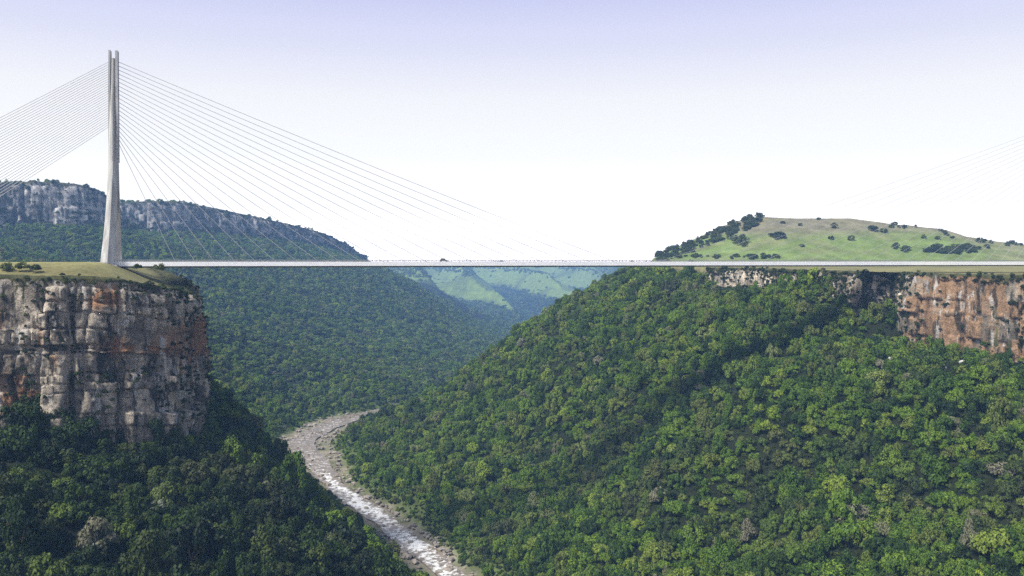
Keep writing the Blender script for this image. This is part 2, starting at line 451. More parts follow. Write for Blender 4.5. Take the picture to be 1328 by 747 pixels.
def build_cliff(name, pts, side, ds, amp, label, mat, colw=(2.5, 13), bedh=(1.6, 11), rustfun=None, offset=6.0, seed=1, lean=0.06, sink=12, vegtop=5.0, rustbase=0.0, inner=16):
    """a rock wall standing in front of the rim line: upright joints, level beds, buttresses and overhangs"""
    r = random.Random(seed)
    L = smooth_line(pts, ds)
    seg = np.linalg.norm(np.diff(L[:, :2], axis=0), axis=1); S = np.concatenate([[0], np.cumsum(seg)])
    n = int(S[-1] / ds); s = np.linspace(0, S[-1], n)
    P = np.stack([np.interp(s, S, L[:, k]) for k in range(L.shape[1])], 1)
    k = max(3, int(14 / ds)); ker = np.ones(k) / k
    Ps = np.stack([np.convolve(np.pad(P[:, i], (k, k), 'edge'), ker, 'same')[k:-k] for i in range(2)], 1)
    T = np.gradient(Ps, axis=0); T /= np.linalg.norm(T, axis=1)[:, None]
    N = np.stack([T[:, 1], -T[:, 0]], 1) * side
    H = (P[:, 3] - P[:, 2]).max() + sink
    m = int(H / ds)
    ss = np.repeat(s[:, None], m, 1)
    tt = np.linspace(0, 1, m)[None, :]
    topz = P[:, 3][:, None] + 0.8 * fbm(s / 6, s * 0 + 2.2, seed + 3, 3)[:, None] - 1.6 * np.clip(fbm(s / 17, s * 0 + 4.2, seed + 4, 3), 0, 1)[:, None]
    botz = P[:, 2][:, None] - sink
    Z = topz + (botz - topz) * tt
    D = (topz - Z)                                             # depth below the rim
    bw = cells(H + 20, *bedh, r)
    Dw = D + 1.8 * fbm(ss / 45, D / 60, seed + 7, 2)
    bed = np.clip(np.searchsorted(bw, Dw.ravel()).reshape(Dw.shape), 1, len(bw) - 1)
    tier = bed // 2
    d = np.zeros_like(Z); block = np.zeros_like(Z); crack = np.zeros_like(Z)
    for t in np.unique(tier):
        rr = random.Random(seed * 100 + int(t)); cw = cells(S[-1] + 60, *colw, rr)
        sw = ss + 1.2 * fbm(ss / 8, D / 9, seed + 11 + int(t), 3)
        ci = np.clip(np.searchsorted(cw, sw.ravel()).reshape(ss.shape), 1, len(cw) - 1)
        msk = tier == t
        a = _hash(ci, ci * 0 + int(t), seed + 21); bb = _hash(ci, bed, seed + 22)
        near = np.minimum(np.abs(sw - cw[ci - 1]), np.abs(cw[ci] - sw))
        d = np.where(msk, (a - 0.5) * 2.0 * amp + (bb - 0.5) * 1.3 * amp * (a > 0.3), d)
        block = np.where(msk, 0.5 * bb + 0.5 * a, block)
        crack = np.where(msk, np.exp(-(near / 0.42) ** 2), crack)
    nb = np.minimum(np.abs(Dw - bw[bed - 1]), np.abs(bw[bed] - Dw))
    crack = np.maximum(crack, 0.75 * np.exp(-(nb / 0.36) ** 2) * (_hash(bed, bed * 0, seed + 91) > 0.35)) * (0.25 + 0.9 * sst(-0.25, 0.4, fbm(ss / 18, D / 14, seed + 90, 3)))
    cb = cells(S[-1] + 90, colw[1] * 0.9, colw[1] * 2.6, random.Random(seed + 77))
    sb = ss + 2.5 * fbm(ss / 20, D / 16, seed + 78, 3); cbi = np.searchsorted(cb, sb.ravel()).reshape(ss.shape)
    cbc = np.clip(cbi, 1, len(cb) - 1); joint = np.exp(-(np.minimum(np.abs(sb - cb[cbc - 1]), np.abs(cb[cbc] - sb)) / 0.8) ** 2); crack = np.maximum(crack, joint)
    d = d + (_hash(cbi, cbi * 0, seed + 79) - 0.5) * 4.6 * amp - 2.2 * amp * joint + (_hash(cbi, tier // 2, seed + 80) - 0.5) * 2.2 * amp
    d = d + (_hash(bed, bed * 0, seed + 23) - 0.5) * 1.4 * amp + (_hash(bed, cbi, seed + 24) - 0.5) * 1.6 * amp
    d = d + 1.5 * amp * fbm(ss / 26, D / 50, seed + 30, 3) + 1.3 * amp * fbm(ss / 5, D / 7, seed + 31, 6, 0.66) + 0.9 * amp * (1 - 2 * np.abs(fbm(ss / 3.2, D / 22, seed + 35, 3)))
    clef = np.clip(1 - np.abs(fbm(ss / 30 + 0.1 * fbm(ss / 9, D / 20, seed + 41, 2), D / 160, seed + 40, 2)) * 9, 0, 1)
    d = d - 3.6 * amp * clef - 2.0 * amp * crack
    d = d + lean * D * 1.0 + offset - 4.5 * np.exp(-D / vegtop)
    d = np.maximum(d, offset * 0.72 + 0.8 * fbm(ss / 4, D / 5, seed + 32, 3))
    X = P[:, 0][:, None] + N[:, 0][:, None] * d; Y = P[:, 1][:, None] + N[:, 1][:, None] * d
    # cap running back over the rim
    cols = [(X, Y, Z)]
    cx, cy, cz = [], [], []
    for b_, hgt in ((2.0, 0.5), (6.0, 0.6), (inner, -1.5)):
        dd = d[:, :1] - b_
        cx.append(P[:, 0][:, None] + N[:, 0][:, None] * dd); cy.append(P[:, 1][:, None] + N[:, 1][:, None] * dd)
        cz.append(P[:, 3][:, None] + hgt + 0.5 * fbm(s / 3, s * 0 + b_, seed + 51, 3)[:, None])
    X = np.concatenate(cx[::-1] + [X], 1); Y = np.concatenate(cy[::-1] + [Y], 1); Z = np.concatenate(cz[::-1] + [Z], 1)
    pad = lambda A, v: np.concatenate([np.full((n, 3), v), A], 1)
    Dp = pad(D, 0.0)
    veg_crack_shade = np.exp(-Dp / (vegtop * 0.6)) * 0.8 + pad(clef, 0) * 0.45 + 0.38 * pad(crack, 0) + 0.35 * np.clip(fbm(pad(ss, 0) / 22, Dp / 12, seed + 61, 3), 0, 1)  # plant cover, plus shade painted into the cracks with the same dark colour
    rust = rustbase + 0.25 * fbm(pad(ss, 0) / 25, Dp / 25, seed + 62, 3) + 0.5 * (pad(block, .5) - 0.5) + 0.3 * (_hash(pad(cbi, 0), pad(tier, 0), seed + 95) - 0.5)
    if rustfun is not None:
        px, py = to_px(X, Y, Z); rust = rust + rustfun(X, Y, Z)
    mm = X.shape[1]
    V = np.stack([X.ravel(), Y.ravel(), Z.ravel()], 1)
    idx = np.arange(n * mm).reshape(n, mm)
    f = np.stack([idx[:-1, :-1].ravel(), idx[1:, :-1].ravel(), idx[1:, 1:].ravel(), idx[:-1, 1:].ravel()], 1)
    if side < 0: f = f[:, ::-1]
    me = mesh(name, V, np.ascontiguousarray(f), False)
    fattr(me, 'rust', rust); fattr(me, 'block', pad(block, 0.5)); fattr(me, 'veg_crack_shade', veg_crack_shade)
    o = tag(link(name, me, mat), label, None, None, 'structure')
    return dict(X=X, Y=Y, Z=Z, N=N, n=n, m=mm, o=o)

def spots(lst):
    """rust stains at their own places on the rock: (x, z, width, height, strength)"""
    def f(X, Y, Z):
        a = np.zeros_like(X)
        for x, z, w, h, k in lst: a = np.maximum(a, k * np.exp(-((X - x) / w) ** 2 - ((Z - z) / h) ** 2))
        return a
    return f
def at(px, py, Y): return ((px - CX) / F * Y, (HY - py) / F * Y)
def rs(px, py, w, h, k=0.75, Y=415):
    x, z = at(px, py, Y); return (x, z, w, h, k)
near_rust = spots([rs(150,450,10,11,.85), rs(190,455,11,15,.8), rs(135,385,8,10,.75), rs(8,408,9,10,.75), rs(40,470,14,13,.5), rs(45,515,11,6,.85), rs(215,440,9,14,.6),
                   rs(75,440,12,12,.45), rs(245,530,9,16,.55), rs(100,385,14,8,.4), rs(15,480,12,10,.4)])
NEAR = build_cliff('cliff', [p for p in LEFT if 100 < p[1] < 700 and p[0] > -335], 1, 0.7, 1.55,
                   'grey and rust layered rock cliff under the bridge tower', M_ROCK, rustfun=near_rust, seed=3, lean=0.035, offset=6.5, sink=14, vegtop=2.4)
RIMR = [p for p in RIGHT if 250 < p[1] < 960]
RCL = build_cliff('cliff', RIMR, -1, 1.0, 1.2, 'orange brown rock cliffs along the rim of the forested slope', M_ROCK_RUST,
                  rustfun=lambda X, Y, Z: (0.52 + 0.2 * sst(-20, -40, Z)) * (1 - sst(620, 642, Y)) + 0.04 - 0.3 * sst(636, 650, Y), seed=8, lean=0.05, offset=6.5, sink=10, rustbase=0.0)
MESA = build_cliff('cliff', [p for p in LEFT if 1650 < p[1] < 3000], 1, 3.0, 3.2, 'long grey cliff band under the distant flat mesa rim', M_ROCK_FAR,
                   colw=(8, 30), bedh=(5, 28), seed=14, lean=0.12, offset=11, sink=20, vegtop=12.0, rustbase=0.0, inner=40)

# ------------------------------------------------------------------ trees
def leaf_quads(centers, normals, size, r):
    n = len(centers)
    t = r.normal(size=(n, 3)); t -= (t * normals).sum(1)[:, None] * normals
    t /= np.linalg.norm(t, axis=1)[:, None] + 1e-9
    b = np.cross(normals, t)
    s = size * r.uniform(0.6, 1.35, n)[:, None]; q = r.uniform(0.55, 1.0, n)[:, None]
    v = np.stack([centers - t * s, centers - b * s * q + normals * s * .15, centers + t * s, centers + b * s * q + normals * s * .15], 1).reshape(-1, 3)
    return v, np.arange(n * 4).reshape(n, 4)

def crown_mesh(name, seed, lobes=18, per=95, flat=0.72, leaf=0.062, spread=0.72, lob=(0.26, 0.42), top=0.0):
    """a crown of unit radius standing on z = 0, made of small leaf-sized faces gathered into clumps"""
    r = np.random.default_rng(seed); C, Nn = [], []
    for k in range(lobes):
        while True:
            p = r.uniform(-1, 1, 3)
            if np.linalg.norm(p) < 1 and p[2] > -0.45: break
        p = p / (np.linalg.norm(p) + 1e-6) * (np.linalg.norm(p) ** 0.45) * spread
        p[2] *= flat
        p[2] += top * (1 - p[0] ** 2 - p[1] ** 2) 
        rad = r.uniform(*lob)
        u = r.normal(size=(per, 3)); u[:, 2] = np.abs(u[:, 2]) * 1.0 - 0.35; u /= np.linalg.norm(u, axis=1)[:, None]
        rr = rad * r.uniform(0.72, 1.08, per)[:, None]
        C.append(p + u * rr * np.array([1, 1, 0.85]))
        nn = u + r.normal(size=u.shape) * 0.38 + np.array([0, 0, 0.25]); Nn.append(nn / np.linalg.norm(nn, axis=1)[:, None])
    C = np.concatenate(C); Nn = np.concatenate(Nn)
    v, f = leaf_quads(C, Nn, leaf, r)
    v[:, 2] += 0.62
    return mesh(name, v, f)

def trunk_mesh(name, seed):
    """tapered trunk that forks into limbs, unit crown radius"""
    r = random.Random(seed); bm = bmesh.new()
    def limb(a, b, ra, rb, bend):
        a = Vector(a); b = Vector(b); prev = None; K = 5
        for i in range(K + 1):
            t = i / K; p = a.lerp(b, t) + Vector(bend) * math.sin(t * math.pi); rad = ra + (rb - ra) * t
            ring = [bm.verts.new(p + Vector((math.cos(q * math.pi / 3) * rad, math.sin(q * math.pi / 3) * rad, 0))) for q in range(6)]
            if prev:
                for q in range(6): bm.faces.new((prev[q], prev[(q+1) % 6], ring[(q+1) % 6], ring[q]))
            prev = ring
        bm.faces.new(prev)
    limb((0, 0, -0.5), (0.04, 0, 0.45), 0.085, 0.055, (0.03, 0.02, 0))
    for k in range(5):
        a = k * 1.256 + r.uniform(-.3, .3); e = r.uniform(.35, .6)
        limb((0.02, 0, 0.2 + 0.05 * k), (math.cos(a) * e, math.sin(a) * e, r.uniform(.6, .95)), 0.04, 0.012, (0, 0, -0.05))
    me = bpy.data.meshes.new(name); bm.to_mesh(me); bm.free()
    me.polygons.foreach_set("use_smooth", np.ones(len(me.polygons), bool)); return me

KINDS = [dict(lobes=22, flat=0.72, spread=.8, lob=(.2, .36)), dict(lobes=18, flat=0.9, spread=0.72, lob=(.22, .36)), dict(lobes=26, flat=0.55, lob=(0.17, 0.3), spread=.85),
         dict(lobes=16, flat=1.0, spread=0.66, lob=(.24, .40)), dict(lobes=24, flat=0.62, leaf=0.07, spread=.8, lob=(.18, .36)), dict(lobes=18, flat=0.8, lob=(0.24, 0.42), spread=.78),
         dict(lobes=14, flat=1.15, spread=0.62, lob=(.24, .38)), dict(lobes=30, flat=0.62, lob=(0.13, 0.27), per=75, spread=.86)]
CROWNS = [crown_mesh('crown', 100 + i, **k) for i, k in enumerate(KINDS)]
for c in CROWNS: c.materials.append(M_LEAF)
TRUNKS = [trunk_mesh('trunk', 30 + i) for i in range(4)]
for c in TRUNKS: c.materials.append(M_BARK)

def jitter_grid(x0, x1, y0, y1, step, r):
    gx, gy = np.meshgrid(np.arange(x0, x1, step), np.arange(y0, y1, step))
    gx = gx + (np.arange(gx.shape[0]) % 2)[:, None] * step * 0.5
    return (gx + r.uniform(-.48, .48, gx.shape) * step).ravel(), (gy + r.uniform(-.48, .48, gx.shape) * step).ravel()

def slope_points(x0, x1, y0, y1, step, seed, bank=18):
    r = np.random.default_rng(seed); x, y = jitter_grid(x0, x1, y0, y1, step, r)
    px = CX + F * x / np.maximum(y, 1)
    k = (px > -260) & (px < 1590); x, y = x[k], y[k]
    k = inside(x, y, RINGS); x, y = x[k], y[k]
    dr, _ = near_line(x, y, RINGS, True); dv, _ = near_line(x, y, RIVS); dv = dv - bar(y)
    k = (dv > bank + 5 * fbm(x / 15, y / 15, 70, 2)) & (dr > 3); x, y, dr, dv = x[k], y[k], dr[k], dv[k]
    return x, y, ground_z(x, y), dr, dv, r

def ground_hit(pxv, pyv):
    ys = np.arange(250, 1200, 1.0); xs = (pxv - CX) / F * ys; zs = (HY - pyv) / F * ys
    h = np.where(ground_z(xs, ys) + 2 > zs)[0]
    i = h[0] if len(h) else len(ys) - 1
    return xs[i], ys[i], float(ground_z(xs[i], ys[i]))
BOULDERS = [(1249, 470, 1.8, 'large pale boulder among trees under the orange cliff', 3), (1155, 464, 1.3, 'pale boulder in the forest, apart from the orange cliff', 5),
            (1225, 476, 1.2, 'smallest pale boulder among trees under the orange cliff', 9)]

# near and middle slopes
x, y, z, dr, dv, r = slope_points(-420, 520, 240, 1160, 5.5, 1)
n = len(x)
rad = np.clip(3.75 * np.exp(r.normal(0, 0.30, n)), 2.1, 7.6) * (0.9 + 0.36 * vnoise(x / 40, y / 40, 71))
bankm = 1 - sst(20, 42, dv); rad *= (1 - 0.5 * bankm)
rz = r.uniform(0, 6.28, n); var = r.integers(0, len(CROWNS), n); sz = r.uniform(0.85, 1.7, n) * (1 + 0.35 * (r.random(n) < 0.15))
rad *= 1 + 0.28 * (1 - sst(420, 540, y)) * (x < 20); gapk = (r.random(n) > 0.10 + 0.15 * (1 - sst(420, 540, y)) * (x < 20))
# the 300 that show largest are things of their own
px, py = to_px(x, y, z + rad)
for q_ in BOULDERS:
    bx, by, _ = ground_hit(q_[0], q_[1])
    for f_ in (1.0, 0.985, 0.97): gapk &= np.hypot(x - bx * f_, y - by * f_) > 6.5
inview = gapk & (px > 4) & (px < 1324) & (py < 752)
cand = np.where(inview)[0]; cand = cand[np.argsort(-(rad / y)[cand])][:3200]
vis = seen(x[cand], y[cand], z[cand] + rad[cand] * 1.2)
own = cand[vis][:294]
is_own = np.zeros(n, bool); is_own[own] = True

tree_proto = {}
def add_tree(name, loc, rzv, sc, k, label, group, cat='tree', mat=None, crown=None):
    root = empty(name, loc, rzv, sc); tag(root, label, cat, group)
    key = (k, mat.name if mat else '', crown.name if crown else '')
    if key not in tree_proto:
        cme = crown or CROWNS[k]
        if mat:
            cme = cme.copy(); cme.materials.clear(); cme.materials.append(mat)
        co = link('crown', cme, None, root)
        to = link('trunk', TRUNKS[k % 4], None, root)
        tree_proto[key] = (co, to)
    else:
        for p in tree_proto[key]:
            c = p.copy(); COL.objects.link(c); c.parent = root
    return root

left_lab = 'leafy green tree crowded on the shaded forested slope below the grey cliff'
right_lab = 'sunlit green tree crowded on the forested slope across the river from the cliff'
for i in own:
    river_x = np.interp(y[i], [p[1] for p in RIVER], [p[0] for p in RIVER])
    lf = x[i] < river_x
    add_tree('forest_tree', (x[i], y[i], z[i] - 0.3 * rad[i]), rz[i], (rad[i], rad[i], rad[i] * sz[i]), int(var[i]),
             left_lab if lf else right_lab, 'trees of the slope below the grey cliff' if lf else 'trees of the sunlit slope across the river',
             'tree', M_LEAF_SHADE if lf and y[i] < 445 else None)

GN_SRC = [tree_proto[(k, '', '')][0] if (k, '', '') in tree_proto else None for k in range(len(CROWNS))]
GN_SRC = [o for o in GN_SRC if o is not None]
GN_DARK = [tree_proto[q][0] for q in tree_proto if q[1] == 'leaf_green_shaded']

def scatter(name, x, y, z, rad, rz, sz, label, cat, sources, sink=0.3):
    me = bpy.data.meshes.new(name); n = len(x)
    me.vertices.add(n); me.vertices.foreach_set("co", np.stack([x, y, z - sink * rad], 1).astype(np.float32).ravel())
    a = me.attributes.new('scl', 'FLOAT_VECTOR', 'POINT'); a.data.foreach_set("vector", np.stack([rad, rad, rad * sz], 1).astype(np.float32).ravel())
    a = me.attributes.new('rot', 'FLOAT_VECTOR', 'POINT'); a.data.foreach_set("vector", np.stack([rz * 0, rz * 0, rz], 1).astype(np.float32).ravel())
    a = me.attributes.new('pick', 'INT', 'POINT'); a.data.foreach_set("value", (np.arange(n) * 7 % len(sources)).astype(np.int32))
    me.update()
    o = tag(link(name, me), label, cat, None, 'stuff')
    ng = bpy.data.node_groups.new(name, 'GeometryNodeTree')
    ng.interface.new_socket('Geometry', in_out='INPUT', socket_type='NodeSocketGeometry'); ng.interface.new_socket('Geometry', in_out='OUTPUT', socket_type='NodeSocketGeometry')
    N = ng.nodes.new; gi = N('NodeGroupInput'); go = N('NodeGroupOutput'); ins = N('GeometryNodeInstanceOnPoints')
    jn = N('GeometryNodeJoinGeometry')
    for s_ in sources:
        oi = N('GeometryNodeObjectInfo'); oi.inputs['Object'].default_value = s_; oi.inputs['As Instance'].default_value = True; oi.transform_space = 'ORIGINAL'
        ng.links.new(oi.outputs['Geometry'], jn.inputs[0])
    def attr(nm, t):
        a_ = N('GeometryNodeInputNamedAttribute'); a_.data_type = t; a_.inputs['Name'].default_value = nm
        return [q for q in a_.outputs if q.enabled and q.name == 'Attribute'][0]
    ng.links.new(gi.outputs[0], ins.inputs['Points']); ng.links.new(jn.outputs[0], ins.inputs['Instance'])
    ins.inputs['Pick Instance'].default_value = True
    ng.links.new(attr('pick', 'INT'), ins.inputs['Instance Index'])
    ng.links.new(attr('scl', 'FLOAT_VECTOR'), ins.inputs['Scale'])
    er = N('FunctionNodeEulerToRotation'); ng.links.new(attr('rot', 'FLOAT_VECTOR'), er.inputs[0]); ng.links.new(er.outputs[0], ins.inputs['Rotation'])
    ng.links.new(ins.outputs[0], go.inputs[0])
    md = o.modifiers.new('scatter', 'NODES'); md.node_group = ng
    return o

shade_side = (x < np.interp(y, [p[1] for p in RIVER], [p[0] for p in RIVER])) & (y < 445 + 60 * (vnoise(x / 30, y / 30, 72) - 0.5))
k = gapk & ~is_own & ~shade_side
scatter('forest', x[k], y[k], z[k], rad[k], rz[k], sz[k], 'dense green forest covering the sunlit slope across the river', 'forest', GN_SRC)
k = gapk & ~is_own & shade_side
scatter('forest', x[k], y[k], z[k], rad[k], rz[k], sz[k], 'dense green forest, shade painted into its leaves, on the slope below the grey cliff', 'forest', GN_DARK)

# undergrowth between the trees
xu, yu, zu, dru, dvu, ru = slope_points(-420, 520, 240, 760, 4.6, 6, bank=19)
nu = len(xu)
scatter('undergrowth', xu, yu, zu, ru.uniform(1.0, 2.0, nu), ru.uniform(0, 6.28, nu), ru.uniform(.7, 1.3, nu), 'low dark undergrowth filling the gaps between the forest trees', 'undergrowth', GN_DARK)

# slope under the distant mesa
x, y, z, dr, dv, r = slope_points(-1500, 620, 1160, 3400, 9.0, 2, bank=24)
x2, y2, z2, dr2, dv2, _ = slope_points(-1000, -420, 640, 1160, 7.0, 3, bank=24)
x = np.concatenate([x, x2]); y = np.concatenate([y, y2]); z = np.concatenate([z, z2])
# trees on the mesa top along its edge
rm = np.random.default_rng(9)
xm, ym = jitter_grid(-1500, -450, 1620, 3100, 18, rm); km = ~inside(xm, ym, RINGS)
drm, _ = near_line(xm, ym, RINGS, True); km &= (drm < 200) & (rm.random(len(xm)) < 0.55) & (ym > 1670)
x = np.concatenate([x, xm[km]]); y = np.concatenate([y, ym[km]]); z = np.concatenate([z, ground_z(xm[km], ym[km])])
nn = len(x); grow = 0.85 + 0.4 * sst(1200, 2400, y)
scatter('forest', x, y, z, r.uniform(3.8, 7.4, nn) * grow, r.uniform(0, 6.28, nn), r.uniform(.8, 1.35, nn), 'blue green forest on the hazy slope under the distant mesa', 'forest', GN_SRC)

# far valley wall
x, y, z, dr, dv, r = slope_points(-1400, 1700, 3400, 7900, 25.0, 4, bank=20)
hz = (z + 351) / 330 + 0.26 * (spur(x, y) - 0.5); big = fbm(x / 60, y / 60, 40, 4)
meadow = sst(0.37, 0.46, hz + 0.12 * fbm(x / 260, y / 400, 49, 3)) * (1 - sst(560, 820, x + 90 * big)) * (1 - sst(0.86, 0.92, hz + 0.1 * fbm(x / 300, y / 300, 77, 2)))
k = r.random(len(x)) > meadow * 0.97; x, y, z = x[k], y[k], z[k]; nn = len(x)
scatter('forest', x, y, z, r.uniform(8, 16, nn), r.uniform(0, 6.28, nn), r.uniform(.6, 1.0, nn), 'far hazy blue wood on the valley wall beyond the gorge', 'forest', GN_SRC)

# ------------------------------------------------------------------ bushes and lone trees
BUSH = [crown_mesh('bush_leaves', 300 + i, lobes=13, per=85, flat=0.6, leaf=0.085, spread=0.7) for i in range(3)]
for b in BUSH: b.materials.append(M_LEAF_DARK)
def add_bush(x, y, z, rad, label, group, k=0, flat=1.0, name='bush', mat=None):
    me = BUSH[k % 3]
    if mat is not None:
        me = me.copy(); me.materials.clear(); me.materials.append(mat)
    o = link(name, me); o.location = (x, y, z - 0.25 * rad); o.scale = (rad, rad, rad * flat); o.rotation_euler = (0, 0, random.uniform(0, 6.28))
    return tag(o, label, 'bush', group)

rb = random.Random(21)
# along the top edge of the near cliff
for q in range(150):
    i = rb.randrange(NEAR['n']); col = rb.choice((0, 1, 2, 3, 4, 5, 7, 9))
    X, Y, Z = NEAR['X'][i, col], NEAR['Y'][i, col], NEAR['Z'][i, col]
    px, py = to_px(X, Y, Z)
    if not (-20 < px < 290 and Y < 560): continue
    if px < 200 and col < 2 and rb.random() < .7: continue
    add_bush(X, Y, Z, rb.uniform(0.9, 2.1) * (1.25 if px > 190 else 0.85), 'dark scrubby bush on the upper edge of the grey cliff', 'bushes along the top of the grey cliff', q)
# on its ledges
for q in range(130):
    i = rb.randrange(NEAR['n']); col = rb.randrange(int(NEAR['m'] * .25), NEAR['m'] - 4)
    X, Y, Z = NEAR['X'][i, col], NEAR['Y'][i, col], NEAR['Z'][i, col]
    px, py = to_px(X, Y, Z)
    if not (-10 < px < 290): continue
    w = 0.25 + 0.9 * math.exp(-((px - 170) / 60) ** 2 - ((py - 488) / 20) ** 2) + 0.7 * math.exp(-((px - 75) / 30) ** 2 - ((py - 540) / 22) ** 2) + 0.5 * math.exp(-((px - 255) / 14) ** 2 - ((py - 410) / 60) ** 2) + 0.5 * (py > 535)
    if rb.random() > w: continue
    add_bush(X + .5 * NEAR['N'][i, 0], Y + .5 * NEAR['N'][i, 1], Z, rb.uniform(0.8, 2.3), 'dark green bush clinging to a ledge of the grey cliff', 'bushes on the ledges of the grey cliff', q)
# shrubs on the right-hand cliffs
for q in range(150):
    i = rb.randrange(RCL['n']); col = rb.choice((1, 2, 3, 4, 6, 8, 10, 14, 18, 22, 26, 30, 34))
    X, Y, Z = RCL['X'][i, col], RCL['Y'][i, col], RCL['Z'][i, col]
    px, py = to_px(X, Y, Z)
    if not (820 < px < 1340): continue
    bare = (940 < px < 1062 and col > 3) or (1195 < px < 1310 and col > 8)
    if bare and rb.random() < .82: continue
    if Y < 760 and px < 1195 and rb.random() < .35: continue
    add_bush(X, Y, Z, rb.uniform(1.2, 2.8), 'grey green bush on the rim and ledges of the brown cliffs', 'bushes on the brown cliffs', q)
# the low scrub that grows all over the rock faces: far more than one could count
def face_scrub(C, count, rmin, rmax, accept, label, seed):
    r_ = np.random.default_rng(seed); i = r_.integers(0, C['n'], count); c = r_.integers(3, C['m'] - 2, count)
    X, Y, Z, N = C['X'][i, c], C['Y'][i, c], C['Z'][i, c], C['N'][i]
    px, py = to_px(X, Y, Z); hgt = c / C['m']
    cl = fbm(X / 11 + Y / 13, Z / 6.0, seed, 3)
    k = accept(px, py, cl, hgt, r_.random(count)) & (px > -120) & (px < 1450)
    n_ = int(k.sum())
    scatter('cliff_scrub', X[k] + .3 * N[k, 0], Y[k] + .3 * N[k, 1], Z[k], r_.uniform(rmin, rmax, n_), r_.uniform(0, 6.28, n_), r_.uniform(.6, 1.2, n_), label, 'scrub', BUSH_SRC, 0.35)
BUSH_SRC = [o for o in COL.objects if o.type == 'MESH' and o.name.startswith('bush')]
BUSH_SRC = [next(o for o in BUSH_SRC if o.data.name == b.name) for b in BUSH]
face_scrub(NEAR, 6000, .5, 1.9, lambda px, py, cl, h, u: u < 0.05 + 0.8 * sst(0.06, 0.32, cl + 0.5 * np.exp(-((px - 175) / 70) ** 2 - ((py - 490) / 16) ** 2) + 0.5 * np.exp(-((px - 75) / 30) ** 2 - ((py - 540) / 20) ** 2)
           + .35 * np.exp(-((px - 265) / 16) ** 2) + 0.35 * (h < 0.12) + 0.7 * ((h < 0.26) & (px > 190)) + 0.25 * (px > 235)), 'low dark scrub in the cracks and ledges of the grey cliff', 301)
face_scrub(RCL, 5200, .7, 2.0, lambda px, py, cl, h, u: u < np.where((px > 1195) & (px < 1320), 0.03 + 0.6 * sst(0.2, 0.45, cl + 0.4 * (h < 0.25)), 0.10 + 0.85 * sst(-0.1, 0.25, cl + 0.25 * (h < .3) + .2 * (px > 985) + .15 * (px > 1080) + .15 * ((px > 990) & (px < 1100)) - 0.3 * ((px > 940) & (px < 985)))),
           'grey green scrub on the brown rim cliffs', 302)
face_scrub(MESA, 3600, 2.6, 6.5, lambda px, py, cl, h, u: u < 0.06 + 0.8 * sst(0.1, 0.35, cl + .35 * (px < 25) + 0.45 * (h > .62) + .3 * sst(330, 440, px)), 'hazy scrub on the cliff band of the distant mesa', 303)
# two bushes in front of the white deck edge and the clump on the plateau
for pxv, pyv, rad, lab in ((178, 349, 2.6, 'single round bush below the white deck edge, closest to the tower foot'), (206, 350, 3.2, 'wide low dark bush below the white deck edge, second from the tower'),
                           (46, 351, 3.0, 'rounded bush at the grassy end of the clump on the cliff top'), (29, 349, 3.6, 'tallest bush of the clump on the cliff top'),
                           (10, 351, 3.8, 'broad dark bush of the cliff top clump, beside the picture edge')):
    Y = 425 + (10 if pxv > 150 else 0); X = (pxv - CX) / F * Y
    add_bush(X, Y, float(ground_z(X, Y)) if False else (HY - pyv) / F * Y, rad, lab, None, int(pxv))
# lone trees and bushes on the grassy hill
def hill_tree(pxv, pyv, rad, label, group=None, k=0, name='tree', flat=0.8):
    best = None
    for Y in np.arange(1130, 1650, 4.0):
        X = (pxv - CX) / F * Y; zz = float(ground_z(X, Y)); e = abs(HY - F * zz / Y - pyv)
        if best is None or e < best[0] - 0.05: best = (e, X, Y, zz)
        if e < 0.35: break
    _, X, Y, zz = best
    add_tree(name, (X, Y, zz - 0.2 * rad), k * 1.3, (rad, rad, rad * flat * 1.25), k % len(CROWNS), label, group, 'tree', M_LEAF_HILL)
hill_tree(960, 316, 14, 'dark bushy tree on the grassy hill, largest one above the bridge deck', k=0, flat=.75)
hill_tree(1008, 308, 13, 'broad dark tree alone in the middle of the grassy hillside', k=2, flat=.6)
hill_tree(965, 320, 6, 'small dark tree beside a round bush on the green hillside', k=3)
hill_tree(936, 312, 5.5, 'darkest of three small round trees on the green hillside', k=4)
hill_tree(946, 310, 5, 'middle one of three small round trees on the green hillside', k=5)
rh = random.Random(4)
for q, (a, b, c, d, e) in enumerate([(1078, 311, 5, 0, 0), (1104, 312, 6.5, 0, 0), (1040, 320, 4, 0, 0), (1082, 296, 7, 0, 0), (1132, 299, 8, 0, 0), (1146, 302, 6, 0, 0), (1198, 309, 5, 0, 0),
                                     (1216, 310, 5, 0, 0), (1015, 290, 4, 0, 0), (1160, 322, 6, 0, 0), (1172, 326, 6, 0, 0), (1268, 313, 5, 0, 0), (1062, 285, 4, 0, 0), (1038, 293, 4, 0, 0)]):
    hill_tree(a, b, c, 'small dark tree scattered over the grassy hill behind the bridge', 'scattered trees on the grassy hill', q, flat=.8)
for q in range(46):        # belt of trees low on the hill
    a = rh.gauss(1228, 26); b = 329 - rh.random() * 8
    hill_tree(a, b, rh.uniform(4, 7), 'grey green tree in the belt low on the grassy hill', 'tree belt at the foot of the grassy hill', q)
for q in range(52):        # hedge behind the deck
    a = rh.uniform(850, 1010); b = 336 - rh.random() * 4
    hill_tree(a, b, rh.uniform(2.5, 5), 'low dark tree in the row just behind the bridge deck', 'row of low trees behind the deck', q, flat=.7)
for q in range(150):       # wooded flank of the hill, against the sky
    a = rh.uniform(850, 990); b = np.interp(a, [845, 880, 920, 950, 978, 990], [331, 320, 304, 290, 280, 279]) + rh.random() ** 1.5 * 15
    hill_tree(a, b, rh.uniform(3.5, 7), 'dark tree in the wood covering the steep flank of the grassy hill', 'wood on the flank of the grassy hill', q)
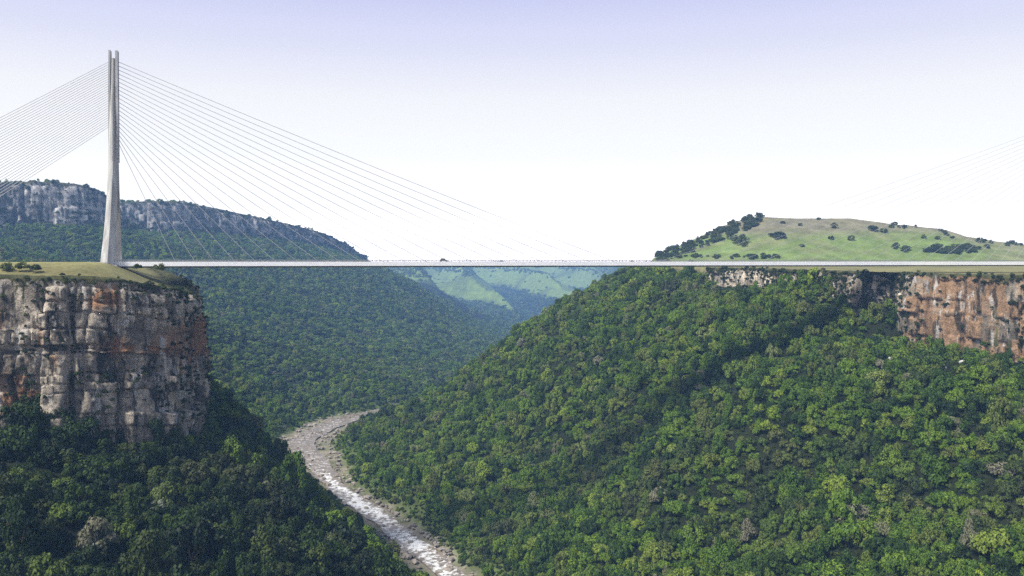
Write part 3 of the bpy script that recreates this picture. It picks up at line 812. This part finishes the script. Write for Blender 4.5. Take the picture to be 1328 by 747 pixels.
for q in range(24):
    a = rh.uniform(1150, 1328); b = np.interp(a, [1150, 1215, 1240, 1328], [291, 297, 308, 317]) + rh.random() * 4
    hill_tree(a, b, rh.uniform(3, 5.5), 'small dark tree along the skyline of the grassy hill', 'trees on the skyline of the grassy hill', q)

# pale trees and boulders
for (a, b, rad, lab) in ((205, 668, 4.2, 'pale grey leafed tree in the dark woods below the grey cliff'), (143, 680, 2.6, 'small round pale tree in the dark woods, closest to the picture corner'),
                         (328, 697, 2.4, 'small round pale tree in the dark woods, closest to the river')):
    X, Y, Z = ground_hit(a, b)
    add_tree('pale_tree', (X, Y, Z + rad * 0.55), 1.0, (rad, rad, rad), 1, lab, None, 'tree', M_LEAF_PALE)
def boulder(px_, py_, sz_, lab, seed):
    X, Y, Z = ground_hit(px_, py_); r_ = random.Random(seed); bm = bmesh.new()
    bmesh.ops.create_icosphere(bm, subdivisions=3, radius=1)
    for v in bm.verts:
        c = v.co.copy(); nz = float(fbm(np.array([c.x * 1.6 + seed]), np.array([c.y * 1.6 + c.z * 2.1]), seed, 3)[0])
        v.co = c * (1 + 0.35 * nz); v.co.z = max(v.co.z, -0.5)
    me = bpy.data.meshes.new('boulder'); bm.to_mesh(me); bm.free()
    o = link('boulder', me, M_BOULDER); o.location = (X, Y, Z + sz_ * 0.4 + 0.8); o.scale = (sz_ * 1.3, sz_, sz_)
    tag(o, lab, 'boulder')
for q_ in BOULDERS: boulder(*q_)

# ------------------------------------------------------------------ bridge
ANG = R(16); UX, UY = math.cos(ANG), math.sin(ANG)
B0 = (-233.5, 520.0)          # foot of the left-hand tower on the deck line
SPAN = 722.0; ROAD = -0.55
br = empty('cable_stayed_bridge', (B0[0], B0[1], 0), ANG)
tag(br, 'white cable-stayed road bridge with a tall slender tower crossing the gorge', 'bridge')
# inside the bridge: u along the deck, v across it (away from the eye), z up

def add_box(bm, x0, x1, y0, y1, z0, z1):
    v = [bm.verts.new(p) for p in ((x0,y0,z0),(x1,y0,z0),(x1,y1,z0),(x0,y1,z0),(x0,y0,z1),(x1,y0,z1),(x1,y1,z1),(x0,y1,z1))]
    for f in ((3,2,1,0),(4,5,6,7),(0,1,5,4),(1,2,6,5),(2,3,7,6),(3,0,4,7)): bm.faces.new([v[i] for i in f])
def bmobj(name, bm, mat, parent, smooth=False):
    bmesh.ops.recalc_face_normals(bm, faces=bm.faces[:])
    me = bpy.data.meshes.new(name); bm.to_mesh(me); bm.free()
    if smooth: me.polygons.foreach_set("use_smooth", np.ones(len(me.polygons), bool))
    return link(name, me, mat, parent)
def extrude_u(bm, prof, us):
    prev = None
    for u in us:
        ring = [bm.verts.new((u, v, z)) for v, z in prof]
        if prev:
            for i in range(len(prof)): bm.faces.new((prev[i], prev[(i+1) % len(prof)], ring[(i+1) % len(prof)], ring[i]))
        else: bm.faces.new(ring[::-1])
        prev = ring
    bm.faces.new(prev)

US = list(np.arange(-4, 727, 12)); W = 11.6
bm = bmesh.new()
extrude_u(bm, [(-W+.35, ROAD-.02), (-W+.35, ROAD-2.0), (-6.0, ROAD-3.4), (6.0, ROAD-3.4), (W-.35, ROAD-2.0), (W-.35, ROAD-.02)], US)
deck = bmobj('girder', bm, M_SOFFIT, br)
for sgn in (-1, 1):
    bm = bmesh.new()
    a, b = sorted((sgn * W, sgn * (W - .34)))
    add_box(bm, -4, 726, a, b, ROAD - 2.45, ROAD + .12); bmobj('edge_beam', bm, M_WHITE, br)
    bm = bmesh.new()
    v0 = sgn * (W - .17)
    for hz_ in (0.34, 0.62, 0.9, 1.2):
        add_box(bm, -4, 726, v0 - .06, v0 + .06, ROAD + hz_, ROAD + hz_ + .13)
    for u in np.arange(-3, 725, 2.5): add_box(bm, u, u + .16, v0 - .09, v0 + .09, ROAD + .121, ROAD + 1.36)
    bmobj('railing', bm, M_RAIL, br)
bm = bmesh.new(); add_box(bm, -260, 1000, -W + .36, W - .36, ROAD - .018, ROAD); bmobj('carriageway', bm, M_ASPH, br)
bm = bmesh.new()
for v0 in (-7.2, -1.6, 1.6, 7.2): add_box(bm, -260, 1000, v0 - .08, v0 + .08, ROAD + .001, ROAD + .005)
for u in np.arange(-250, 990, 9):
    for v0 in (-4.4, 4.4): add_box(bm, u, u + 3.5, v0 - .07, v0 + .07, ROAD + .001, ROAD + .005)
bmobj('lane_markings', bm, M_MARK, br)
bm = bmesh.new(); add_box(bm, -12, -4.01, -W, W, -9, ROAD - .02); bmobj('abutment', bm, M_CONC, br)
bm = bmesh.new(); add_box(bm, 726.01, 738, -W, W, -14, ROAD - .02); bmobj('abutment', bm, M_CONC, br)

TOP = 123.0
def leg_mesh(s):
    """one leg: s = -1 stands on the near side of the deck, +1 on the far side; flared foot, ridge on the outer face"""
    bm = bmesh.new(); prev = None
    for z in list(np.linspace(-3.5, 58, 22)):
        t = max(0, z) / 58
        v = s * (2.3 + 15.0 * (1 - t) ** 1.25)
        wl = 2.85 + 1.25 * (1 - t) ** 2.6 ; wr = 2.7 + 0.4 * (1 - t) ** 2.6
        off = -0.6 * (1 - t) ** 1.8
        dth = 2.6 + 0.6 * (1 - t) ** 2
        prof = [(-wl, 0.80), (-wl * .97, .05), (-wl * .72, -.42), (-wl * .25, -.68), (wr * .02, -.72), (wr * .2, -.55), (wr * .97, .55), (wr, .8)]
        ring = [bm.verts.new((u + off, v - s * dth * q * 1.0 if s > 0 else v + dth * q, z)) for u, q in prof]
        if prev:
            for i in range(len(prof)): bm.faces.new((prev[i], prev[(i+1) % len(prof)], ring[(i+1) % len(prof)], ring[i]))
        else: bm.faces.new(ring)
        prev = ring
    bm.faces.new(prev); return bm
def build_pylon(u0):
    p = empty('pylon', (u0, 0, 0)); p.parent = br
    bmobj('leg', leg_mesh(-1), M_CONC, p); bmobj('leg', leg_mesh(1), M_CONC, p)
    bm = bmesh.new(); prev = None                              # single mast above the meeting of the legs
    for z in np.linspace(57.98, TOP - 4.5, 16):
        t = (z - 58) / (TOP - 58); wl = 2.85 - .5 * t; wr = 2.7 - .4 * t; dv_ = 3.4 - .9 * t
        prof = [(-wl, dv_), (-wl, -dv_ * .35), (-wl * .86, -dv_ * .62), (-wl * .5, -dv_), (-wr * .1, -dv_ * 1.1), (wr * .15, -dv_ * 1.0), (wr * .96, dv_ * .45), (wr, dv_)]
        ring = [bm.verts.new((a, b, z)) for a, b in prof]
        if prev:
            for i in range(len(prof)): bm.faces.new((prev[i], prev[(i+1) % len(prof)], ring[(i+1) % len(prof)], ring[i]))
        else: bm.faces.new(ring[::-1])
        prev = ring
    bm.faces.new(prev); bmobj('mast', bm, M_CONC, p)
    for s, wd in ((-1, .9), (1, 1.25)):                         # the twin fins that carry the stay anchors and stand above the mast
        bm = bmesh.new(); prev = None
        for z in np.linspace(60, TOP, 10):
            t = (z - 60) / (TOP - 60); e = (2.72 - .45 * t) + (-0.3 + 0.38 * min(1, t * 4)); a, b = sorted((s * (e + .12), s * (e - wd))); dv_ = 1.2 + 1.9 * min(1, t * 1.5)
            ring = [bm.verts.new(q) for q in ((a, -dv_, z), (b, -dv_, z), (b, 2.0, z), (a, 2.0, z))]
            if prev:
                for i in range(4): bm.faces.new((prev[i], prev[(i+1) % 4], ring[(i+1) % 4], ring[i]))
            else: bm.faces.new(ring[::-1])
            prev = ring
        bm.faces.new(prev); bmobj('mast_fin', bm, M_SOFFIT if s > 0 else M_CONC, p)
    bm = bmesh.new(); add_box(bm, -5.5, 4.6, -21.5, -12.5, -9, -2.2); bmobj('footing', bm, M_CONC, p)
    bm = bmesh.new(); add_box(bm, -5.5, 4.6, 12.5, 21.5, -9, -2.2); bmobj('footing', bm, M_CONC, p)
    bm = bmesh.new(); pv = []                                   # brace wall between the legs under the fork
    for v0 in (-.55, .55):
        pv.append([bm.verts.new(q) for q in ((-.6 + v0, -5.5, 26), (-.6 + v0, 5.5, 26), (-.6 + v0, 3.6, 44), (-.6 + v0, -3.6, 44))])
    bm.faces.new(pv[0]); bm.faces.new(pv[1][::-1])
    for i in range(4): bm.faces.new((pv[0][i], pv[0][(i+1) % 4], pv[1][(i+1) % 4], pv[1][i]))
    bmobj('brace_wall', bm, M_CONC, p)
    return p
build_pylon(0); build_pylon(SPAN)

def stay(u1, z1, u2, z2, rad, v=0.0):
    a = Vector((u1, v, z1)); b = Vector((u2, v, z2)); L = (b - a).length; sag = L * 0.004
    bm = bmesh.new(); prev = None; d = (b - a).normalized(); up = Vector((0, 1, 0)); sd = d.cross(up).normalized(); K = 8
    for i in range(K + 1):
        t = i / K; p = a.lerp(b, t) - Vector((0, 0, sag * 4 * t * (1 - t)))
        ring = [bm.verts.new(p + (up * math.cos(q * 1.0472) + sd * math.sin(q * 1.0472)) * rad) for q in range(6)]
        if prev:
            for q in range(6): bm.faces.new((prev[q], prev[(q+1) % 6], ring[(q+1) % 6], ring[q]))
        prev = ring
    bmobj('stay_cable', bm, M_CABLE, br, True)
land = [34, 45, 56, 68, 80, 92, 105, 118, 131, 144, 158, 172, 186, 201, 216, 232, 248, 264, 281, 298, 316]
NS = len(land); RC = 0.155
for i, u in enumerate(land):
    f_ = i / (NS - 1); zt_ = 70 + 47 * f_
    stay(2.2, zt_, u, ROAD, RC)
    stay(SPAN - 2.2, zt_, SPAN - u * 1.18, ROAD, 0.09)
for i in range(28):
    f_ = i / 27; zt_ = 79 + 38 * f_
    stay(-2.2, zt_, -(112 + 84 * f_), -0.9, RC)
for i in range(17):
    f_ = i / 16; zt_ = 70 + 47 * f_; stay(SPAN + 2.2, zt_, SPAN + 40 + 250 * f_, -8, RC)

# ------------------------------------------------------------------ cars
def build_car(u, v, mat, label, length=4.9, hgt=1.85, rev=1):
    root = empty('car', (B0[0] + u * UX - v * UY, B0[1] + u * UY + v * UX, ROAD), ANG + (math.pi if rev < 0 else 0)); tag(root, label, 'car')
    L, H_, Wd = length / 2, hgt, 0.92
    side = [(-L, .42), (-L + .03, .85), (-L + .28, 1.02), (L - 1.25, 1.06), (L - .25, .9), (L, .68), (L - .02, .40)]
    bm = bmesh.new(); rings = []
    for w_, k_ in ((-Wd, .96), (-Wd * .86, 1.0), (Wd * .86, 1.0), (Wd, .96)):
        rings.append([bm.verts.new((a * k_, w_, b)) for a, b in side])
    for q in range(3):
        for i in range(len(side)): bm.faces.new((rings[q][i], rings[q][(i+1) % len(side)], rings[q+1][(i+1) % len(side)], rings[q+1][i]))
    bm.faces.new(rings[0]); bm.faces.new(rings[3][::-1]); bmobj('body', bm, mat, root)
    def slab(name, x0, x1, x2, x3, z0, z1, w0, w1, m_):
        b_ = bmesh.new(); lo = [b_.verts.new(p) for p in ((x0, -w0, z0), (x1, -w0, z0), (x1, w0, z0), (x0, w0, z0))]
        hi = [b_.verts.new(p) for p in ((x2, -w1, z1), (x3, -w1, z1), (x3, w1, z1), (x2, w1, z1))]
        for i in range(4): b_.faces.new((lo[i], lo[(i+1) % 4], hi[(i+1) % 4], hi[i]))
        b_.faces.new(lo[::-1]); b_.faces.new(hi); return bmobj(name, b_, m_, root)
    slab('window_band', -L + .42, L - 1.3, -L + .9, L - 2.05, 1.045, H_ - .12, .84, .70, M_GLASS)
    slab('roof', -L + .88, L - 2.0, -L + 1.05, L - 2.2, H_ - .121, H_, .71, .62, mat)
    for a in (-L + .95, L - .95):
        for w_ in (-Wd + .08, Wd - .08):
            b_ = bmesh.new(); bmesh.ops.create_cone(b_, cap_ends=True, segments=20, radius1=.36, radius2=.36, depth=.24, matrix=Matrix.Translation((a, w_, .36)) @ Matrix.Rotation(R(90), 4, 'X'))
            wh = bmobj('wheel', b_, M_TYRE, root)
            b_ = bmesh.new(); bmesh.ops.create_cone(b_, cap_ends=True, segments=14, radius1=.21, radius2=.19, depth=.27, matrix=Matrix.Translation((a, w_, .36)) @ Matrix.Rotation(R(90), 4, 'X'))
            bmobj('rim', b_, M_RIM, wh)
    for w_ in (-.62, .62):
        b_ = bmesh.new(); add_box(b_, L - .2, L - .055, w_ - .18, w_ + .18, .70, .84); bmobj('headlight', b_, M_LAMP, root)
build_car(196, -4.4, M_CAR, 'dark car driving along the middle of the bridge, against the white sky', 5.4, 2.2)
build_car(71, -4.4, M_CARRED, 'low dark maroon car on the bridge near the tower, half behind the railing', 4.9, 1.55)

# ------------------------------------------------------------------ air
def haze():
    x0, x1, y0, y1, z0, z1 = -4900, 5500, -760, 9600, -380, 172
    bm = bmesh.new(); add_box(bm, x0, x1, y0, y1, z0, z1)
    m = NT('air'); pv = m.n('ShaderNodeVolumePrincipled')
    pv.inputs['Color'].default_value = (0.30, 0.56, 1.0, 1); pv.inputs['Density'].default_value = 1.18e-4
    pv.inputs['Anisotropy'].default_value = 0.0
    m.l(pv.outputs[0], m.out.inputs['Volume'])
    o = bmobj('haze', bm, m.m, None); tag(o, 'blue haze between the viewer and the far hills', 'haze', None, 'stuff')
haze()

# ------------------------------------------------------------------ light
SUN_EL, SUN_AZ = R(51), R(230)            # azimuth clockwise from +Y: the sun is behind the viewer's left shoulder
sd = Vector((math.sin(SUN_AZ) * math.cos(SUN_EL), math.cos(SUN_AZ) * math.cos(SUN_EL), math.sin(SUN_EL)))
sun = bpy.data.lights.new('sun', 'SUN'); sun.energy = 5.0; sun.angle = R(12); sun.color = (1.0, 0.95, 0.87)
so = bpy.data.objects.new('sun', sun); COL.objects.link(so); so.rotation_euler = sd.to_track_quat('Z', 'Y').to_euler(); so.location = (-300, -300, 300)

w = bpy.data.worlds.new("World"); scene.world = w; w.use_nodes = True
t = w.node_tree; t.nodes.clear()
wo = t.nodes.new('ShaderNodeOutputWorld'); bg = t.nodes.new('ShaderNodeBackground'); sky = t.nodes.new('ShaderNodeTexSky')
sky.sky_type = 'NISHITA'; sky.sun_disc = False; sky.sun_elevation = SUN_EL; sky.sun_rotation = SUN_AZ
sky.air_density = 1.0; sky.dust_density = 2.0; sky.ozone_density = 2.0; sky.altitude = 300
tc = t.nodes.new('ShaderNodeTexCoord'); sx = t.nodes.new('ShaderNodeSeparateXYZ'); t.links.new(tc.outputs['Generated'], sx.inputs[0])
rp = t.nodes.new('ShaderNodeValToRGB'); e = rp.color_ramp.elements           # low bright mist fading to a lavender upper sky
e[0].position = 0.0; e[0].color = (1.75, 1.5, 1.35, 1); e[1].position = 0.30; e[1].color = (0.29, 0.296, 0.43, 1)
q_ = e.new(0.06); q_.color = (0.61, 0.59, 0.575, 1); q_ = e.new(0.12); q_.color = (0.492, 0.487, 0.482, 1); q_ = e.new(0.18); q_.color = (0.437, 0.434, 0.443, 1); q_ = e.new(0.235); q_.color = (0.348, 0.352, 0.425, 1)
t.links.new(sx.outputs[2], rp.inputs[0])
gn = t.nodes.new('ShaderNodeMix'); gn.data_type = 'RGBA'; gn.blend_type = 'MULTIPLY'; gn.inputs[0].default_value = 1
t.links.new(rp.outputs[0], gn.inputs[6]); gn.inputs[7].default_value = (18.5, 18.5, 18.5, 1)
fc = t.nodes.new('ShaderNodeMapRange'); t.links.new(sx.outputs[2], fc.inputs[0]); fc.inputs[1].default_value = 0.25; fc.inputs[2].default_value = 0.6; fc.inputs[3].default_value = 0.95; fc.inputs[4].default_value = 0.0
mx = t.nodes.new('ShaderNodeMix'); mx.data_type = 'RGBA'
t.links.new(fc.outputs[0], mx.inputs[0]); t.links.new(sky.outputs[0], mx.inputs[6]); t.links.new(gn.outputs[2], mx.inputs[7])
t.links.new(mx.outputs[2], bg.inputs[0]); bg.inputs[1].default_value = 0.095
t.links.new(bg.outputs[0], wo.inputs[0])

# ------------------------------------------------------------------ camera
cam = bpy.data.cameras.new('camera'); co = bpy.data.objects.new('camera', cam); COL.objects.link(co)
co.location = (0, 0, 0); co.rotation_euler = (R(90), 0, 0)
cam.sensor_width = 36; cam.lens = 36 * F / 1328; cam.shift_y = -(373.5 - HY) / 1328
cam.clip_start = 1; cam.clip_end = 20000
scene.camera = co

vs = scene.view_settings; vs.view_transform = 'Standard'; vs.look = 'None'; vs.exposure = 0.38; vs.gamma = 1; vs.use_curve_mapping = False
scene.render.engine = 'CYCLES'
cy = scene.cycles
cy.use_denoising = False; cy.max_bounces = 6; cy.diffuse_bounces = 2; cy.glossy_bounces = 2; cy.transmission_bounces = 3; cy.transparent_max_bounces = 4; cy.volume_bounces = 0
